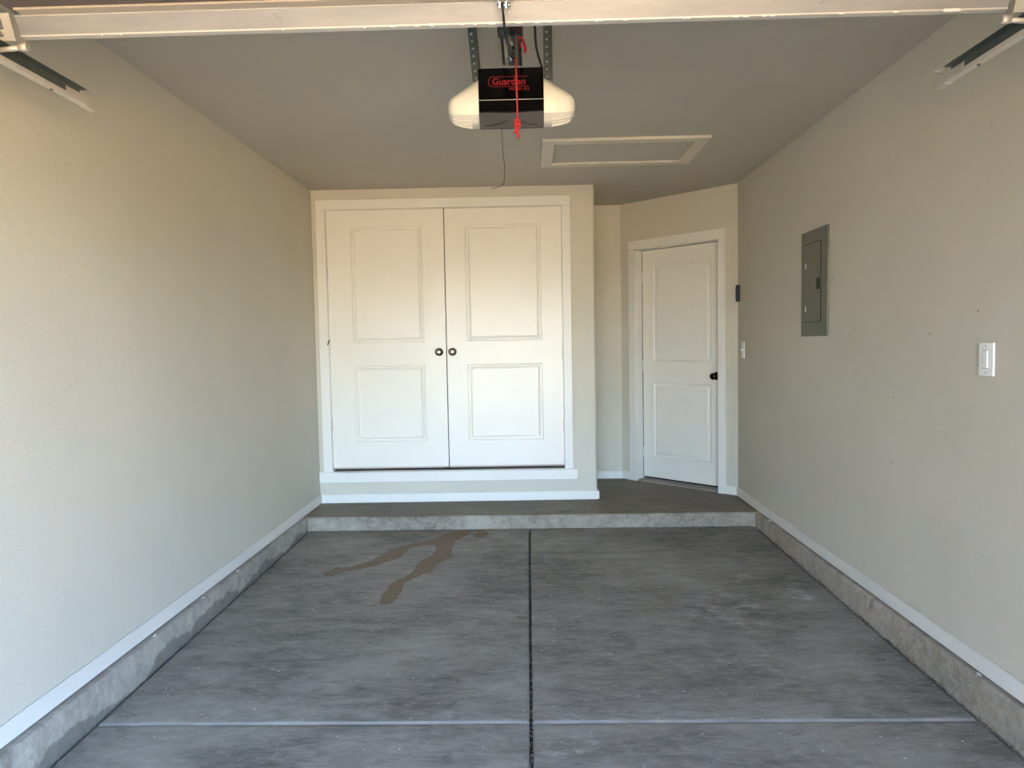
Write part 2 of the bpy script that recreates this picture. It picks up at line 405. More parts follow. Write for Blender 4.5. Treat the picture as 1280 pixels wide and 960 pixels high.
STA = [(-0.271, 5.187), (-0.366, 5.183), (-0.468, 5.15), (-0.549, 5.024), (-0.617, 4.904), (-0.727, 4.84), (-0.835, 4.778), (-0.893, 4.669), (-0.911, 4.563), (-0.98, 4.449), (-1.047, 4.382), (-1.106, 4.329), (-1.179, 4.305), (-1.22, 4.228)]
STW = [.03, .04, .05, .075, .085, .05, .04, .05, .07, .05, .045, .03, .05, .035]
STB = [(-0.60, 4.903), (-0.583, 4.705), (-0.585, 4.551), (-0.643, 4.437), (-0.664, 4.275), (-0.73, 4.15), (-0.772, 4.054), (-0.78, 3.917), (-0.779, 3.789)]
STBW = [.075, .05, .06, .06, .055, .028, .035, .045, .045]
STC = [(-0.355, 5.10), (-0.362, 5.01)]
def seg_d(x, y, P, W):
    best = 9
    for i in range(len(P) - 1):
        ax, ay = P[i]; bx, by = P[i + 1]; dx, dy = bx - ax, by - ay
        t = max(0, min(1, ((x - ax) * dx + (y - ay) * dy) / (dx * dx + dy * dy)))
        d = math.hypot(x - ax - t * dx, y - ay - t * dy) - (W[i] * (1 - t) + W[i + 1] * t)
        best = min(best, d)
    return best
def stain_at(x, y):
    if -1.45 < x < 0 and y > 3.5:
        return min(seg_d(x, y, STA, STW), seg_d(x, y, STB, STBW), seg_d(x, y, STC, [.04, .05]), 0.3)
    return 0.3
def axis(a, b, edge, step):
    xs = [a, a + edge * .15, a + edge * .4, a + edge * .7, a + edge]
    n = max(1, int((b - a - 2 * edge) / step))
    xs += [a + edge + (b - a - 2 * edge) * k / n for k in range(1, n)]
    xs += [b - edge, b - edge * .7, b - edge * .4, b - edge * .15, b]
    return xs
def slab(x0, x1, y0, y1, e, fine=False):
    """a slab with rolled (tooled) edges; e = roll width at left, right, front, back"""
    L_, R_, F_, B_ = e
    ew = 0.022
    xs = axis(x0, x1, ew, 0.016 if fine else 0.08); ys = axis(y0, y1, ew, 0.016 if fine else 0.08)
    bm = bmesh.new(); g = []
    lay = bm.verts.layers.float.new('stain')
    def drop(d, w_):
        if w_ <= 0 or d >= w_: return 0.0
        q = 1 - d / w_; return (w_ * 0.55) * (1 - math.sqrt(max(0, 1 - q * q)))
    for y in ys:
        row = []
        for x in xs:
            z = zf(y) - max(drop(x - x0, L_), drop(x1 - x, R_), drop(y - y0, F_), drop(y1 - y, B_))
            v = bm.verts.new((x, y, z)); v[lay] = stain_at(x, y) if fine else 0.3; row.append(v)
        g.append(row)
    for j in range(len(ys) - 1):
        for i in range(len(xs) - 1):
            f = bm.faces.new((g[j][i], g[j][i + 1], g[j + 1][i + 1], g[j + 1][i])); f.smooth = True
            if j < 3 and F_ > .02: f.material_index = 1  # paler material on the front rolled edge only
    rim = g[0] + [r[-1] for r in g[1:]] + g[-1][-2::-1] + [r[0] for r in g[-2:0:-1]]
    low = [bm.verts.new((v.co.x, v.co.y, v.co.z - .022)) for v in rim]
    for v in low: v[lay] = 0.3
    n = len(rim)
    for i in range(n): bm.faces.new((rim[i], low[i], low[(i + 1) % n], rim[(i + 1) % n]))
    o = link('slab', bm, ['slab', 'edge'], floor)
    return o
JX, JY = -0.0131, 2.572
for (xa, xb, sl, sr) in ((CXL + .014, JX - .006, .006, .016), (JX + .006, CXR - .018, .016, .008)):
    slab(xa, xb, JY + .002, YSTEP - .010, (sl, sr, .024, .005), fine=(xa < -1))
    slab(xa, xb, YF - .003, JY - .002, (sl, sr, .003, .012))

# grit and crumbs lying in the joints: one part of the floor
rnd = random.Random(4)
bm = bmesh.new()
def crumb(x, y, z, s):
    b = bmesh.new(); bmesh.ops.create_icosphere(b, subdivisions=1, radius=s)
    for v in b.verts: v.co = Vector((v.co.x * rnd.uniform(.6, 1.3), v.co.y * rnd.uniform(.6, 1.5), v.co.z * .6)) * rnd.uniform(.8, 1.2)
    merge(bm, b, 0, Matrix.Translation((x, y, z)))
for k in range(260):
    y = rnd.uniform(1.6, YSTEP - .03); crumb(JX + rnd.uniform(-.004, .004), y, zf(y) - .012 + rnd.uniform(0, .008), rnd.uniform(.0015, .004))
for k in range(420):
    y = 1.7 + (YSTEP - 1.7) * rnd.random() ** 1.6; crumb(CXR - rnd.uniform(.002, .012), y, zf(y) - .006 + rnd.uniform(0, .006), rnd.uniform(.0015, .0045))
for k in range(200):
    y = 1.8 + (YSTEP - 1.8) * rnd.random() ** 1.3; crumb(CXL + rnd.uniform(.001, .008), y, zf(y) - .008 + rnd.uniform(0, .006), rnd.uniform(.0015, .004))
for k in range(110):
    x = rnd.uniform(CXL + .05, CXR - .05); crumb(x, YSTEP - rnd.uniform(.002, .010), zf(YSTEP) - .008 + rnd.uniform(0, .006), rnd.uniform(.0015, .004))
o = link('grit', bm, 'grit', floor); o['kind'] = 'stuff'

# landing with its rounded nosing
def landing():
    bm = bmesh.new()
    prof = [(YSTEP, zf(YSTEP) - .035), (YSTEP, -.012), (YSTEP + .0035, -.0035), (YSTEP + .012, 0)]
    xs = [CXL + (CXR - CXL) * k / 60 for k in range(61)]
    rr = random.Random(9); cols = []
    for x in xs:
        j = rr.uniform(-.0012, .0012)
        cols.append([bm.verts.new((x, y + (j if i else j * .3), z + j * .8 * (i in (1, 2)))) for i, (y, z) in enumerate(prof)])
    for a, b in zip(cols, cols[1:]):
        for i in range(3):
            f = bm.faces.new((a[i], b[i], b[i + 1], a[i + 1])); f.smooth = True; f.material_index = 1
    pts = [(XL(5.2), YSTEP + .012), (XL(6.7), 6.7)] + [(XR + .02, 6.7), (XR, YSTEP + .012)]
    top = [c[3] for c in cols]
    bk = [bm.verts.new((XR, YSTEP + .012, 0)), bm.verts.new((XR + .02, 6.7, 0)), bm.verts.new((XL(6.7), 6.7, 0)), bm.verts.new((XL(5.2), YSTEP + .012, 0))]
    bm.faces.new(top + bk)
    b2 = [bm.verts.new((v.co.x, v.co.y, -.19)) for v in bk]
    for i in range(3): bm.faces.new((bk[i], b2[i], b2[i + 1], bk[i + 1]))
    return link('landing', bm, ['landing', 'step_face'], floor)
landing()

# curbs: concrete stem wall below each side wall, with a worn rounded arris
def curb(parent, xface, xwall, mat, sgn, seed, bevel):
    rr = random.Random(seed)
    bm = bmesh.new(); rows = []
    n = 90
    for k in range(n + 1):
        y = YF + .002 + (YSTEP - .0 - YF) * k / n
        xw = xwall(y); j = rr.uniform(-.0013, .0013); c = bevel * rr.uniform(.75, 1.3)
        rows.append([bm.verts.new(p) for p in ((xface, y, zf(y) - .035), (xface + j * .3, y, -c), (xface - sgn * c * .35 + j, y, -c * .3), (xface - sgn * c, y, 0), (xw, y, 0.0))])
    for a, b in zip(rows, rows[1:]):
        for i in range(4): bm.faces.new((a[i], b[i], b[i + 1], a[i + 1])).smooth = (i < 3)
    return link('curb', bm, mat, parent)
curb(wl, CXL, lambda y: XL(y), 'curb_l', 1, 3, .007)
curb(wr, CXR, lambda y: XR, 'curb_r', -1, 5, .011)

# ------------------------------------------------------------------ baseboards
def bb_poly(name, outline, label, parent=None):
    bm = bmesh.new(); poly_prism(bm, outline, 0.007, BB)
    bmesh.ops.bevel(bm, geom=[e for e in bm.edges if all(v.co.z > BB - .001 for v in e.verts)], offset=.003, segments=2, affect='EDGES')
    o = link(name, bm, 'trim', parent)
    return tag(o, label, 'baseboard', 'structure')
ye = 5.667 - BT
bb_poly('baseboard_left', [(XL(YF), YF), (XL(YF) + BT, YF), (XL(ye) + BT, ye), (XL(ye), ye)], 'white baseboard along the left wall above the concrete curb')
# right: ends on the mitre with the angled wall's board
ux, uy = math.cos(AA), math.sin(AA)       # along the angled wall
nx, ny = math.sin(AA), -math.cos(AA)      # out of it, into the room
mp = (XR - BT, BY + (-BT - 0) * 0 + (lambda s: 0)(0))
# intersection of x = XR-BT with the line offset BT from the angled wall
t_ = (XR - BT - (AX + nx * BT)) / ux
my = AY + ny * BT + uy * t_
bb_poly('baseboard_right', [(XR, YF), (XR, BY), (XR - BT, my), (XR - BT, YF)], 'white baseboard along the right wall above the concrete curb')
def ang(d, off): return (AX + ux * d + nx * off, AY + uy * d + ny * off)
bb_poly('baseboard_angled', [ang(1.042, 0.0), ang(1.042, BT), (XR - BT, my), (XR, BY)], 'short white baseboard piece right of the entry door casing')
cx_ = math.cos(CA); sx_ = math.sin(CA)
def clo(d, off): return (XL(5.667) + cx_ * d + sx_ * off, YCA + sx_ * d - cx_ * off)
bb_poly('baseboard_back', [clo(BT, 0), clo(BT, BT), clo(CLEN + BT, BT), clo(CLEN + BT, -.85), clo(CLEN, -.85), clo(CLEN, 0)], 'white baseboard at the foot of the closet wall on the landing')
xa = clo(CLEN + BT, 0)[0]
t_ = (AY - BT - (AY + ny * BT)) / uy
bb_poly('baseboard_alcove', [(xa, AY), (xa, AY - BT), (AX + nx * BT + ux * t_, AY - BT), ang(0.091, BT), ang(0.091, 0), (AX, AY)], 'white baseboard at the back of the alcove left of the entry door')

# ------------------------------------------------------------------ trims and panel doors
def panel_door(name, W, H, panels, prof, mat, parent, thick=0.035):
    """slab in x 0..W, z 0..H, face at y = 0; each panel (x0,x1,z0,z1) sinks along prof [(inset, depth), ...]"""
    bm = bmesh.new()
    xs = sorted({0, W} | {p[0] for p in panels} | {p[1] for p in panels}); zs = sorted({0, H} | {p[2] for p in panels} | {p[3] for p in panels})
    xs = [0, panels[0][0], panels[0][1], W]
    for i in range(len(xs) - 1):
        for j in range(len(zs) - 1):
            cell = (xs[i], xs[i + 1], zs[j], zs[j + 1])
            pn = [p for p in panels if abs(p[2] - cell[2]) < 1e-6 and i == 1 and abs(p[3] - cell[3]) < 1e-6]
            q = lambda d, y: [bm.verts.new(v) for v in ((cell[0] + d, y, cell[2] + d), (cell[1] - d, y, cell[2] + d), (cell[1] - d, y, cell[3] - d), (cell[0] + d, y, cell[3] - d))]
            if pn:
                prev = q(0, 0)
                for d, y in prof:
                    cur = q(d, y)
                    for k in range(4): bm.faces.new((prev[k], prev[(k + 1) % 4], cur[(k + 1) % 4], cur[k]))
                    prev = cur
                bm.faces.new(prev)
            else: bm.faces.new(q(0, 0))
    bmesh.ops.remove_doubles(bm, verts=bm.verts, dist=1e-5)
    c = [(0, 0, 0), (W, 0, 0), (W, 0, H), (0, 0, H)]
    f = [bm.verts.new(v) for v in c]; b = [bm.verts.new((v[0], thick, v[2])) for v in c]
    bm.faces.new(b[::-1])
    for k in range(4): bm.faces.new((f[k], f[(k + 1) % 4], b[(k + 1) % 4], b[k]))
    bmesh.ops.remove_doubles(bm, verts=bm.verts, dist=1e-5)
    return link(name, bm, mat, parent)

# closet casing (trim_1) and sill (trim_2)
def placed(name, loc, rz, *boxes, mat, label=None, cat='trim', bev=.002):
    bm = bmesh.new()
    for b in boxes: box(bm, *b, bev=bev)
    o = link(name, bm, mat); o.location = loc; o.rotation_euler = (0, 0, rz)
    if label: tag(o, label, cat, 'structure')
    return o
CL = (XL(5.667), YCA, 0)
t1 = empty('trim_1', CL, CA); tag(t1, 'flat white casing around the closet double doors', 'trim', 'structure')
plug('casing_side', (0.036, OX0 + .001, -.016, -.0005, OZ0 - .004, OZ1), mat='trim', parent=t1, bev=.002)
plug('casing_side', (OX1 - .001, 2.022, -.016, -.0005, OZ0 - .004, OZ1), mat='trim', parent=t1, bev=.002)
plug('casing_head', (0.036, 2.022, -.016, -.0005, OZ1 + .0008, 2.392), mat='trim', parent=t1, bev=.002)
plug('jamb', (OX0 - .001, OX0 + .004, 0.0, .075, OZ0, OZ1), (OX1 - .004, OX1 + .001, 0.0, .075, OZ0, OZ1), (OX0, OX1, .0, .075, OZ1 - .004, OZ1 + .001), mat='trim', parent=t1)
t2 = placed('trim_2', CL, CA, (0.002, 2.055, -.024, -.0005, .170, .250), mat='trim', label='white ledge board below the closet doors', bev=.003)

PROF_C = [(.004, .007), (.011, .0075), (.015, .002), (.025, .0025), (.029, .011), (.037, .013), (.039, .005)]
def closet_leaf(name, x0, x1, panels, knobx, hinge_side, label):
    root = empty(name, (CL[0] + math.cos(CA) * x0, CL[1] + math.sin(CA) * x0, .288), CA)
    tag(root, label, 'door', 'structure')
    W = x1 - x0; H = OZ1 - .0065 - .288
    panel_door('panel_leaf', W, H, [(a - x0, b - x0, c - .288, d - .288) for a, b, c, d in panels], PROF_C, 'door', root)
    # bare lower edge / sweep
    plug('bottom_edge', (0.003, W - .003, .003, .032, -.012, -.0005), mat='raw_edge', parent=root)
    # knob
    kx = knobx - x0; kz = 1.194 - .288
    mt = Matrix.Translation((kx, 0, kz)) @ Matrix.Rotation(math.pi / 2, 4, 'X')
    bm = bmesh.new()
    lathe(bm, [(.031, 0), (.031, .003), (.027, .006), (.012, .008), (.010, .022), (.014, .030), (.024, .037), (.0295, .046), (.0295, .054), (.026, .060), (.019, .0635), (.0185, .0615)], mt)
    k = link('knob', bm, 'bronze', root)
    bm = bmesh.new(); lathe(bm, [(.0182, .0605), (.0182, .0622), (.015, .0640), (.008, .0655), (.001, .066)], mt)
    link('knob_face', bm, 'knob_face', k)
    hx = 0.0 if hinge_side < 0 else W
    for i, hz in enumerate((1.83 - .288, 1.15 - .288 + .09, .63 - .288) if hinge_side < 0 else (1.87 - .288, 1.17 - .288, .60 - .288)):
        bm = bmesh.new()
        for q in range(5): tube(bm, [(hx, -.006, hz - .045 + q * .018), (hx, -.006, hz - .045 + q * .018 + .0168)], .0055, 10)
        tube(bm, [(hx, -.006, hz - .049), (hx, -.006, hz + .049)], .003, 8)
        h = link('hinge', bm, 'hinge', root)
        if hinge_side < 0 and i == 1:
            b2 = bmesh.new(); tube(b2, smoothpath([(hx + .003, -.010, hz + .062), (hx - .006, -.012, hz + .05), (hx - .010, -.013, hz + .034), (hx - .013, -.012, hz + .022)]), .005, 8)
            o = link('bent_pin', b2, 'bronze', h); o['label'] = 'dark bent hinge pin'
    return root
MID = 1.036
closet_leaf('door_1', OX0 + .007, MID - .0035, [(.302, .864, .490, 1.095), (.302, .864, 1.275, 2.182)], .979, -1, 'left leaf of the white two-panel closet double doors')
closet_leaf('door_2', MID + .0035, OX1 - .006, [(1.198, 1.790, .490, 1.095), (1.198, 1.790, 1.275, 2.185)], 1.084, 1, 'right leaf of the white two-panel closet double doors')

# entry casing, jamb (trim_3), threshold and door
EL = (AX, AY, 0)
t3 = empty('trim_3', EL, AA); tag(t3, 'white casing and jamb around the entry door', 'trim', 'structure')
plug('casing_side', (.0915, EX0 - .003, -.015, -.0005, 0.001, EZ1 + .003), mat='trim', parent=t3, bev=.003)
plug('casing_side', (EX1 + .003, 1.0415, -.015, -.0005, 0.001, EZ1 + .003), mat='trim', parent=t3, bev=.003)
plug('casing_head', (.0915, 1.0415, -.015, -.0005, EZ1 + .0038, 2.137), mat='trim', parent=t3, bev=.003)
plug('jamb', (EX0 - .0175, EX0, 0.0, .135, 0.001, EZ1), (EX1, EX1 + .0175, 0.0, .135, 0.001, EZ1), (EX0 - .0175, EX1 + .0175, 0.0, .135, EZ1, EZ1 + .0175), mat='trim', parent=t3)
th = empty('trim_4', EL, AA); tag(th, 'pale concrete threshold under the entry door', 'threshold', 'structure')
bm = bmesh.new()
pr = [(-.0, .001), (.012, .012), (.135, .02), (.135, .001)]
a = [bm.verts.new((EX0 + .001, y, z)) for y, z in pr]; b = [bm.verts.new((EX1 - .001, y, z)) for y, z in pr]
bm.faces.new(a); bm.faces.new(b[::-1])
for i in range(4): bm.faces.new((a[i], b[i], b[(i + 1) % 4], a[(i + 1) % 4]))
link('threshold_wedge', bm, 'threshold', th)

DY = .092
PROF_E = [(.006, .006), (.012, .0085), (.022, .0075), (.034, .0035), (.040, .0025)]
c3 = (AX + math.cos(AA) * (EX0 + .004) - math.sin(AA) * DY, AY + math.sin(AA) * (EX0 + .004) + math.cos(AA) * DY, .034)
d3 = empty('door_3', c3, AA); tag(d3, 'white two-panel entry door with a dark round knob', 'door', 'structure')
DW, DH = EX1 - EX0 - .008, EZ1 - .004 - .034
panel_door('panel_leaf', DW, DH, [(.115, DW - .115, .19, .845), (.115, DW - .115, 1.035, DH - .125)], PROF_E, 'door', d3, .04)
plug('door_sweep', (0.002, DW - .002, .004, .036, -.012, -.0008), mat='rubber_and_gap', parent=d3)
plug('weather_strip', (-.0035, .001, -.002, .004, 0, DH + .002), (0, DW, -.001, .004, DH + .0005, DH + .0035), mat='rubber_and_gap', parent=d3)
bm = bmesh.new()
mt = Matrix.Translation((DW - .066, 0, .952 - .034)) @ Matrix.Rotation(math.pi / 2, 4, 'X')
lathe(bm, [(.032, 0), (.032, .004), (.028, .008), (.013, .011), (.011, .028), (.015, .034), (.024, .042), (.0285, .052), (.027, .062), (.020, .069), (.008, .072), (.001, .0725)], mt)
link('knob', bm, 'bronze', d3, smooth=True)
for hz in (.22, 1.0, 1.78):
    bm = bmesh.new(); tube(bm, [(-.002, -.005, hz - .045), (-.002, -.005, hz + .045)], .005, 10); link('hinge', bm, 'hinge', d3)

# ------------------------------------------------------------------ attic hatch in the ceiling (trim_5)
def ring(bm, outer, inner, z0, z1, sl=0.0):
    """flat mitred frame between two quads, hanging from z1 down to z0"""
    for k in range(4):
        p = [outer[k], outer[(k + 1) % 4], inner[(k + 1) % 4], inner[k]]
        a = [bm.verts.new((x, y, z1)) for x, y in p]; c = [bm.verts.new((x, y, z0)) for x, y in p]
        bm.faces.new(a); bm.faces.new(c[::-1])
        for i in range(4): bm.faces.new((a[i], c[i], c[(i + 1) % 4], a[(i + 1) % 4]))
hatch = tag(empty('attic_hatch', (.105, 4.405, ZC)), 'greige framed attic access hatch in the ceiling over the alcove', 'hatch', 'structure')
def hq(i0, x1=1.012, y1=.640): return [(i0, i0), (x1 - i0, i0), (x1 - i0, y1 - i0), (i0, y1 - i0)]
bm = bmesh.new(); ring(bm, hq(0), hq(.076), -.017, -.0005)
bmesh.ops.bevel(bm, geom=[e for e in bm.edges if all(v.co.z < -.016 for v in e.verts)], offset=.002, segments=1, affect='EDGES')
link('hatch_frame', bm, 'hatch', hatch)
bm = bmesh.new(); box(bm, .080, 1.012 - .080, .080, .640 - .080, -.006, -.0008, bev=.001)
link('hatch_panel', bm, 'ceiling', hatch)

# ------------------------------------------------------------------ breaker panel on the right wall
def on_right(y, z): return empty('x', (XR, y, z), math.pi / 2)   # local x runs to +Y, local y = -X (room side)
bp = on_right(4.024, 1.261); bp.name = 'breaker_panel'
bp.rotation_euler = (0, 0, math.pi / 2)
tag(bp, 'grey steel breaker panel flush on the right wall', 'electrical panel')
PW, PH = .382, .611
bm = bmesh.new(); box(bm, 0, PW, .0005, .010, 0, PH, bev=.003); link('cover', bm, 'panel_grey', bp)
dx0, dx1, dz0, dz1 = .092, .318, .085, .535
bm = bmesh.new(); box(bm, dx0 - .0075, dx1 + .003, .0101, .0108, dz0 - .003, dz1 + .004); link('door_gap_shade', bm, 'rubber_and_gap', bp)  # black strip paints the shade in the gap around the panel door
bm = bmesh.new()
b = bmesh.new()
pts = []
rr = .014
for cx, cz, a0 in ((dx1 - rr, dz1 - rr, 0), (dx0 + rr, dz1 - rr, 90), (dx0 + rr, dz0 + rr, 180), (dx1 - rr, dz0 + rr, 270)):
    for k in range(5):
        a = math.radians(a0 + 90 * k / 4); pts.append((cx + rr * math.cos(a), cz + rr * math.sin(a)))
a_ = [bm.verts.new((p[0], .0109, p[1])) for p in pts]; c_ = [bm.verts.new((p[0], .0118, p[1])) for p in pts]
bm.faces.new(a_); bm.faces.new(c_[::-1])
for i in range(len(pts)): bm.faces.new((a_[i], a_[(i + 1) % len(pts)], c_[(i + 1) % len(pts)], c_[i]))
pd = link('door', bm, 'panel_grey', bp)
bm = bmesh.new(); box(bm, dx0 + .008, dx0 + .050, .0117, .0150, .265, .330, bev=.0015); box(bm, dx0 + .018, dx0 + .040, .0148, .0170, .29, .308, bev=.001)
link('latch', bm, 'black_matte', pd)
for zz in (.172, .425):
    bm = bmesh.new(); box(bm, dx1 - .020, dx1 - .006, .0117, .0126, zz - .03, zz + .005); link('hinge_tab', bm, 'sticker', pd)
for sx__, sz__ in ((.03, .03), (.03, PH - .03), (PW - .03, .03), (PW - .03, PH - .03)):
    bm = bmesh.new(); lathe(bm, [(.006, 0), (.006, .0015), (.001, .003)], Matrix.Translation((sx__, .0101, sz__)) @ Matrix.Rotation(-math.pi / 2, 4, 'X'), 12); link('screw', bm, 'galv', bp)

# wall control near the camera (right wall)
sw = on_right(2.600, 1.100); sw.name = 'light_switch'
tag(sw, 'large white switch plate with tall rocker and small buttons on the right wall', 'switch', group='white wall switches')
SWW, SWH = .083, .121
bm = bmesh.new(); box(bm, 0, SWW, .0005, .0085, 0, SWH, bev=.0035, seg=3); link('cover_plate', bm, 'switch', sw)
bm = bmesh.new(); box(bm, .024, .060, .0084, .0090, .027, .095); link('recess', bm, 'switch_gap', sw)
bm = bmesh.new(); box(bm, .0255, .0465, .0088, .0150, .029, .0935, bev=.0018); rk = link('rocker', bm, 'switch', sw)
for k, (za, zb) in enumerate(((.030, .050), (.052, .061), (.063, .072), (.074, .0925))):
    bm = bmesh.new(); box(bm, .0480, .0585, .0088, .0122, za, zb, bev=.001); link('button', bm, 'switch', sw)
for zz in (.012, .109):
    bm = bmesh.new(); lathe(bm, [(.003, 0), (.003, .001), (.001, .0014)], Matrix.Translation((.0415, .0085, zz)) @ Matrix.Rotation(-math.pi / 2, 4, 'X'), 12); link('screw', bm, 'switch_gap', sw)
# far switch
sw2 = on_right(5.565, 1.105); sw2.name = 'light_switch'
tag(sw2, 'small white toggle switch plate on the right wall beside the entry door', 'switch', group='white wall switches')
bm = bmesh.new(); box(bm, 0, .075, .0005, .007, 0, .125, bev=.003); link('cover_plate', bm, 'switch', sw2)
bm = bmesh.new(); box(bm, .032, .043, .0068, .020, .058, .074, bev=.002); link('toggle', bm, 'switch', sw2)
# black push-button in the corner of the angled wall
wb_ = on_right(5.690, 1.545); wb_.name = 'wall_button'
tag(wb_, 'small rounded black push-button unit in the corner right of the entry door', 'wall control')
bm = bmesh.new(); box(bm, 0, .045, .0005, .026, 0, .132, bev=.012, seg=4); link('housing', bm, 'black_matte', wb_, smooth=True)
bm = bmesh.new(); box(bm, .012, .033, .0255, .0285, .04, .09, bev=.0015); link('button', bm, 'black_plastic', wb_)

# ------------------------------------------------------------------ garage door opener
OC = -0.050
op = tag(empty('garage_door_opener', (OC, 2.75, 2.06)), 'black garage door opener with white light covers hung below the ceiling', 'door opener')
def yz_prism(bm, prof, x0, x1, mi=0):
    a = [bm.verts.new((x0, y, z)) for y, z in prof]; b = [bm.verts.new((x1, y, z)) for y, z in prof]
    n = len(prof); bm.faces.new(a).material_index = mi; bm.faces.new(b[::-1]).material_index = mi
    for i in range(n): bm.faces.new((a[i], b[i], b[(i + 1) % n], a[(i + 1) % n])).material_index = mi
# black centre housing: upright face, then a lower face that leans back
bm = bmesh.new()
yz_prism(bm, [(0, .217), (0, .100), (.003, .056), (.040, .004), (.29, .088), (.31, .11), (.31, .217)], -.121, .123)
bmesh.ops.bevel(bm, geom=bm.edges[:], offset=.003, segments=2, affect='EDGES')
link('housing', bm, 'black_gloss', op)
bm = bmesh.new(); box(bm, -.119, .121, -.0016, .001, .0985, .1005); o = link('seam', bm, 'galv_lt', op)
# lower smoked lens with two curved brows, and the arched black lip above it
bm = bmesh.new(); n = 16; rows = []
for k in range(n + 1):
    x = -.1205 + .243 * k / n; arch = .060 + .0 * x - .007 * (1 - ((x - .001) / .12) ** 2)
    def pt(z, off):
        t = (z - .004) / .052; y = .040 - .037 * t; return (x, y - off * .8, z - off * .5)
    rows.append([bm.verts.new(pt(.006, .0008)), bm.verts.new(pt(min(arch, .0555), .0008))])
for a, b in zip(rows, rows[1:]): bm.faces.new((a[0], b[0], b[1], a[1]))
link('smoked_lens', bm, 'smoke', op)
bm = bmesh.new()
def lens_pt(x, z): return (x, .040 - .037 * (z - .004) / .052 - .002, z - .001)
for s in (-1, 1): tube(bm, smoothpath([lens_pt(s * .016 + .004, .030), lens_pt(s * .035 + .002, .024), lens_pt(s * .065, .0175), lens_pt(s * .100, .0145)]), [.0012 + .0016 * math.sin(math.pi * q / 18) for q in range(19)], 6)
link('brow', bm, 'black_plastic', op)
# light covers: an ellipse-like section that shrinks towards the end
def cover(s):
    up, lowr = bmesh.new(), bmesh.new()
    stn0 = [(0.0, 1.0), (.02, .985), (.05, .93), (.08, .84), (.10, .74), (.113, .60), (.121, .42), (.124, .20), (.125, .02)]
    stn = []
    for (a0, b0), (a1, b1) in zip(stn0, stn0[1:]): stn += [(a0 + (a1 - a0) * q / 3, b0 + (b1 - b0) * q / 3) for q in range(3)]
    stn.append(stn0[-1])
    NU = 36
    def sect(k, dx):
        pts = []
        # section (y,z) at full size: front bulge at y=0, top flat sloping to the end
        zt = .205 - .55 * max(0, dx - .0) * (1 - 0) ; zb = .004 + .012 * (dx / .125) ** 2
        zc = .095 + .005; yc = .155
        for i in range(NU * 2):
            a = math.pi * 2 * i / (NU * 2)
            cs, sn = math.cos(a), math.sin(a)
            ey = (abs(cs) ** .55) * (1 if cs >= 0 else -1); ez = (abs(sn) ** .7) * (1 if sn >= 0 else -1)
            y = yc + .150 * ey * (k ** .6)
            hz = (zt - zc) if sn > 0 else (zc - zb)
            z = zc + hz * ez * (k ** .45 if sn < 0 else (.35 + .65 * k) if k > .3 else k * 1.8)
            if sn < 0:
                y = yc + (y - yc) * (1 - .22 * abs(ez) ** 1.5)
                z += .34 * max(0, y - .045) * abs(ez)
            pts.append((y, z))
        return pts
    secs = [[(s * (.122 + dx) + .001, y, z) for y, z in sect(k, dx)] for dx, k in stn]
    n = NU * 2
    for bm, keep in ((up, 0), (lowr, 1)):
        rings = [[bm.verts.new(p) for p in sc] for sc in secs]
        for a, b in zip(rings, rings[1:]):
            for i in range(n):
                if (1 if NU + 4 <= i < 2 * NU - 5 else 0) == keep:
                    bm.faces.new((a[i], a[(i + 1) % n], b[(i + 1) % n], b[i])).smooth = True
        if keep == 0 or True:
            for v in [v for v in bm.verts if not v.link_faces]: bm.verts.remove(v)
    for bm in (up, lowr): bmesh.ops.remove_doubles(bm, verts=bm.verts, dist=1e-5)
    c = link('light_cover', up, 'lens', op, smooth=True)
    lo_ = link('vent_base', lowr, 'lens_low', c, smooth=True)
    # louvres: raised thin ribs round the lower end
    for j in range(5):
        bm = bmesh.new(); path = []
        ii = NU + 7 + 2 * j
        for (dx, kk) in [q for q in stn if .028 <= q[0] <= .108]:
            y, z = sect(kk, dx)[ii]
            path.append((s * (.122 + dx) + .001, y - .0007, z - .0007))
        tube(bm, path, .0017, 6); link('louvre', bm, 'lens', c)
cover(-1); cover(1)
# print on the face
def text(body, size, x, z, y, parent, name, shear=0.0, wide=1.0, off=0.0):
    cu = bpy.data.curves.new('t', 'FONT'); cu.body = body; cu.size = size; cu.align_x = 'CENTER'; cu.extrude = 0.0004; cu.offset = off; cu.shear = shear
    to = bpy.data.objects.new('t', cu); COL.objects.link(to)
    dg = bpy.context.evaluated_depsgraph_get(); dg.update()
    me = bpy.data.meshes.new_from_object(to.evaluated_get(dg))
    bpy.data.objects.remove(to); bpy.data.curves.remove(cu)
    o = bpy.data.objects.new(name, me); COL.objects.link(o); me.name = name
    me.materials.clear(); me.materials.append(M['red_print'])
    me.transform(Matrix.Diagonal((wide, 1, 1, 1)))
    me.transform(Matrix.Translation((x, y, z)) @ Matrix.Rotation(math.pi / 2, 4, 'X'))
    o.parent = parent; return o
text('Guardian', .0345, -.006, .155, -.0006, op, 'lettering', wide=.98, off=.0004)
text('MODEL 415', .0150, .032, .134, -.0006, op, 'lettering', wide=1.0)
bm = bmesh.new()
for x0, x1, z in ((-.062, .066, .1835), (-.062, .066, .1475)): box(bm, x0, x1, -.0009, .0002, z, z + .0012)
link('underline', bm, 'red_print', op)
bm = bmesh.new(); tube(bm, smoothpath([(-.060, -.0006, .1840), (-.076, -.0006, .182), (-.083, -.0006, .167), (-.078, -.0006, .152), (-.062, -.0006, .1480)]), .0011, 6)
link('lettering_outline', bm, 'red_print', op)

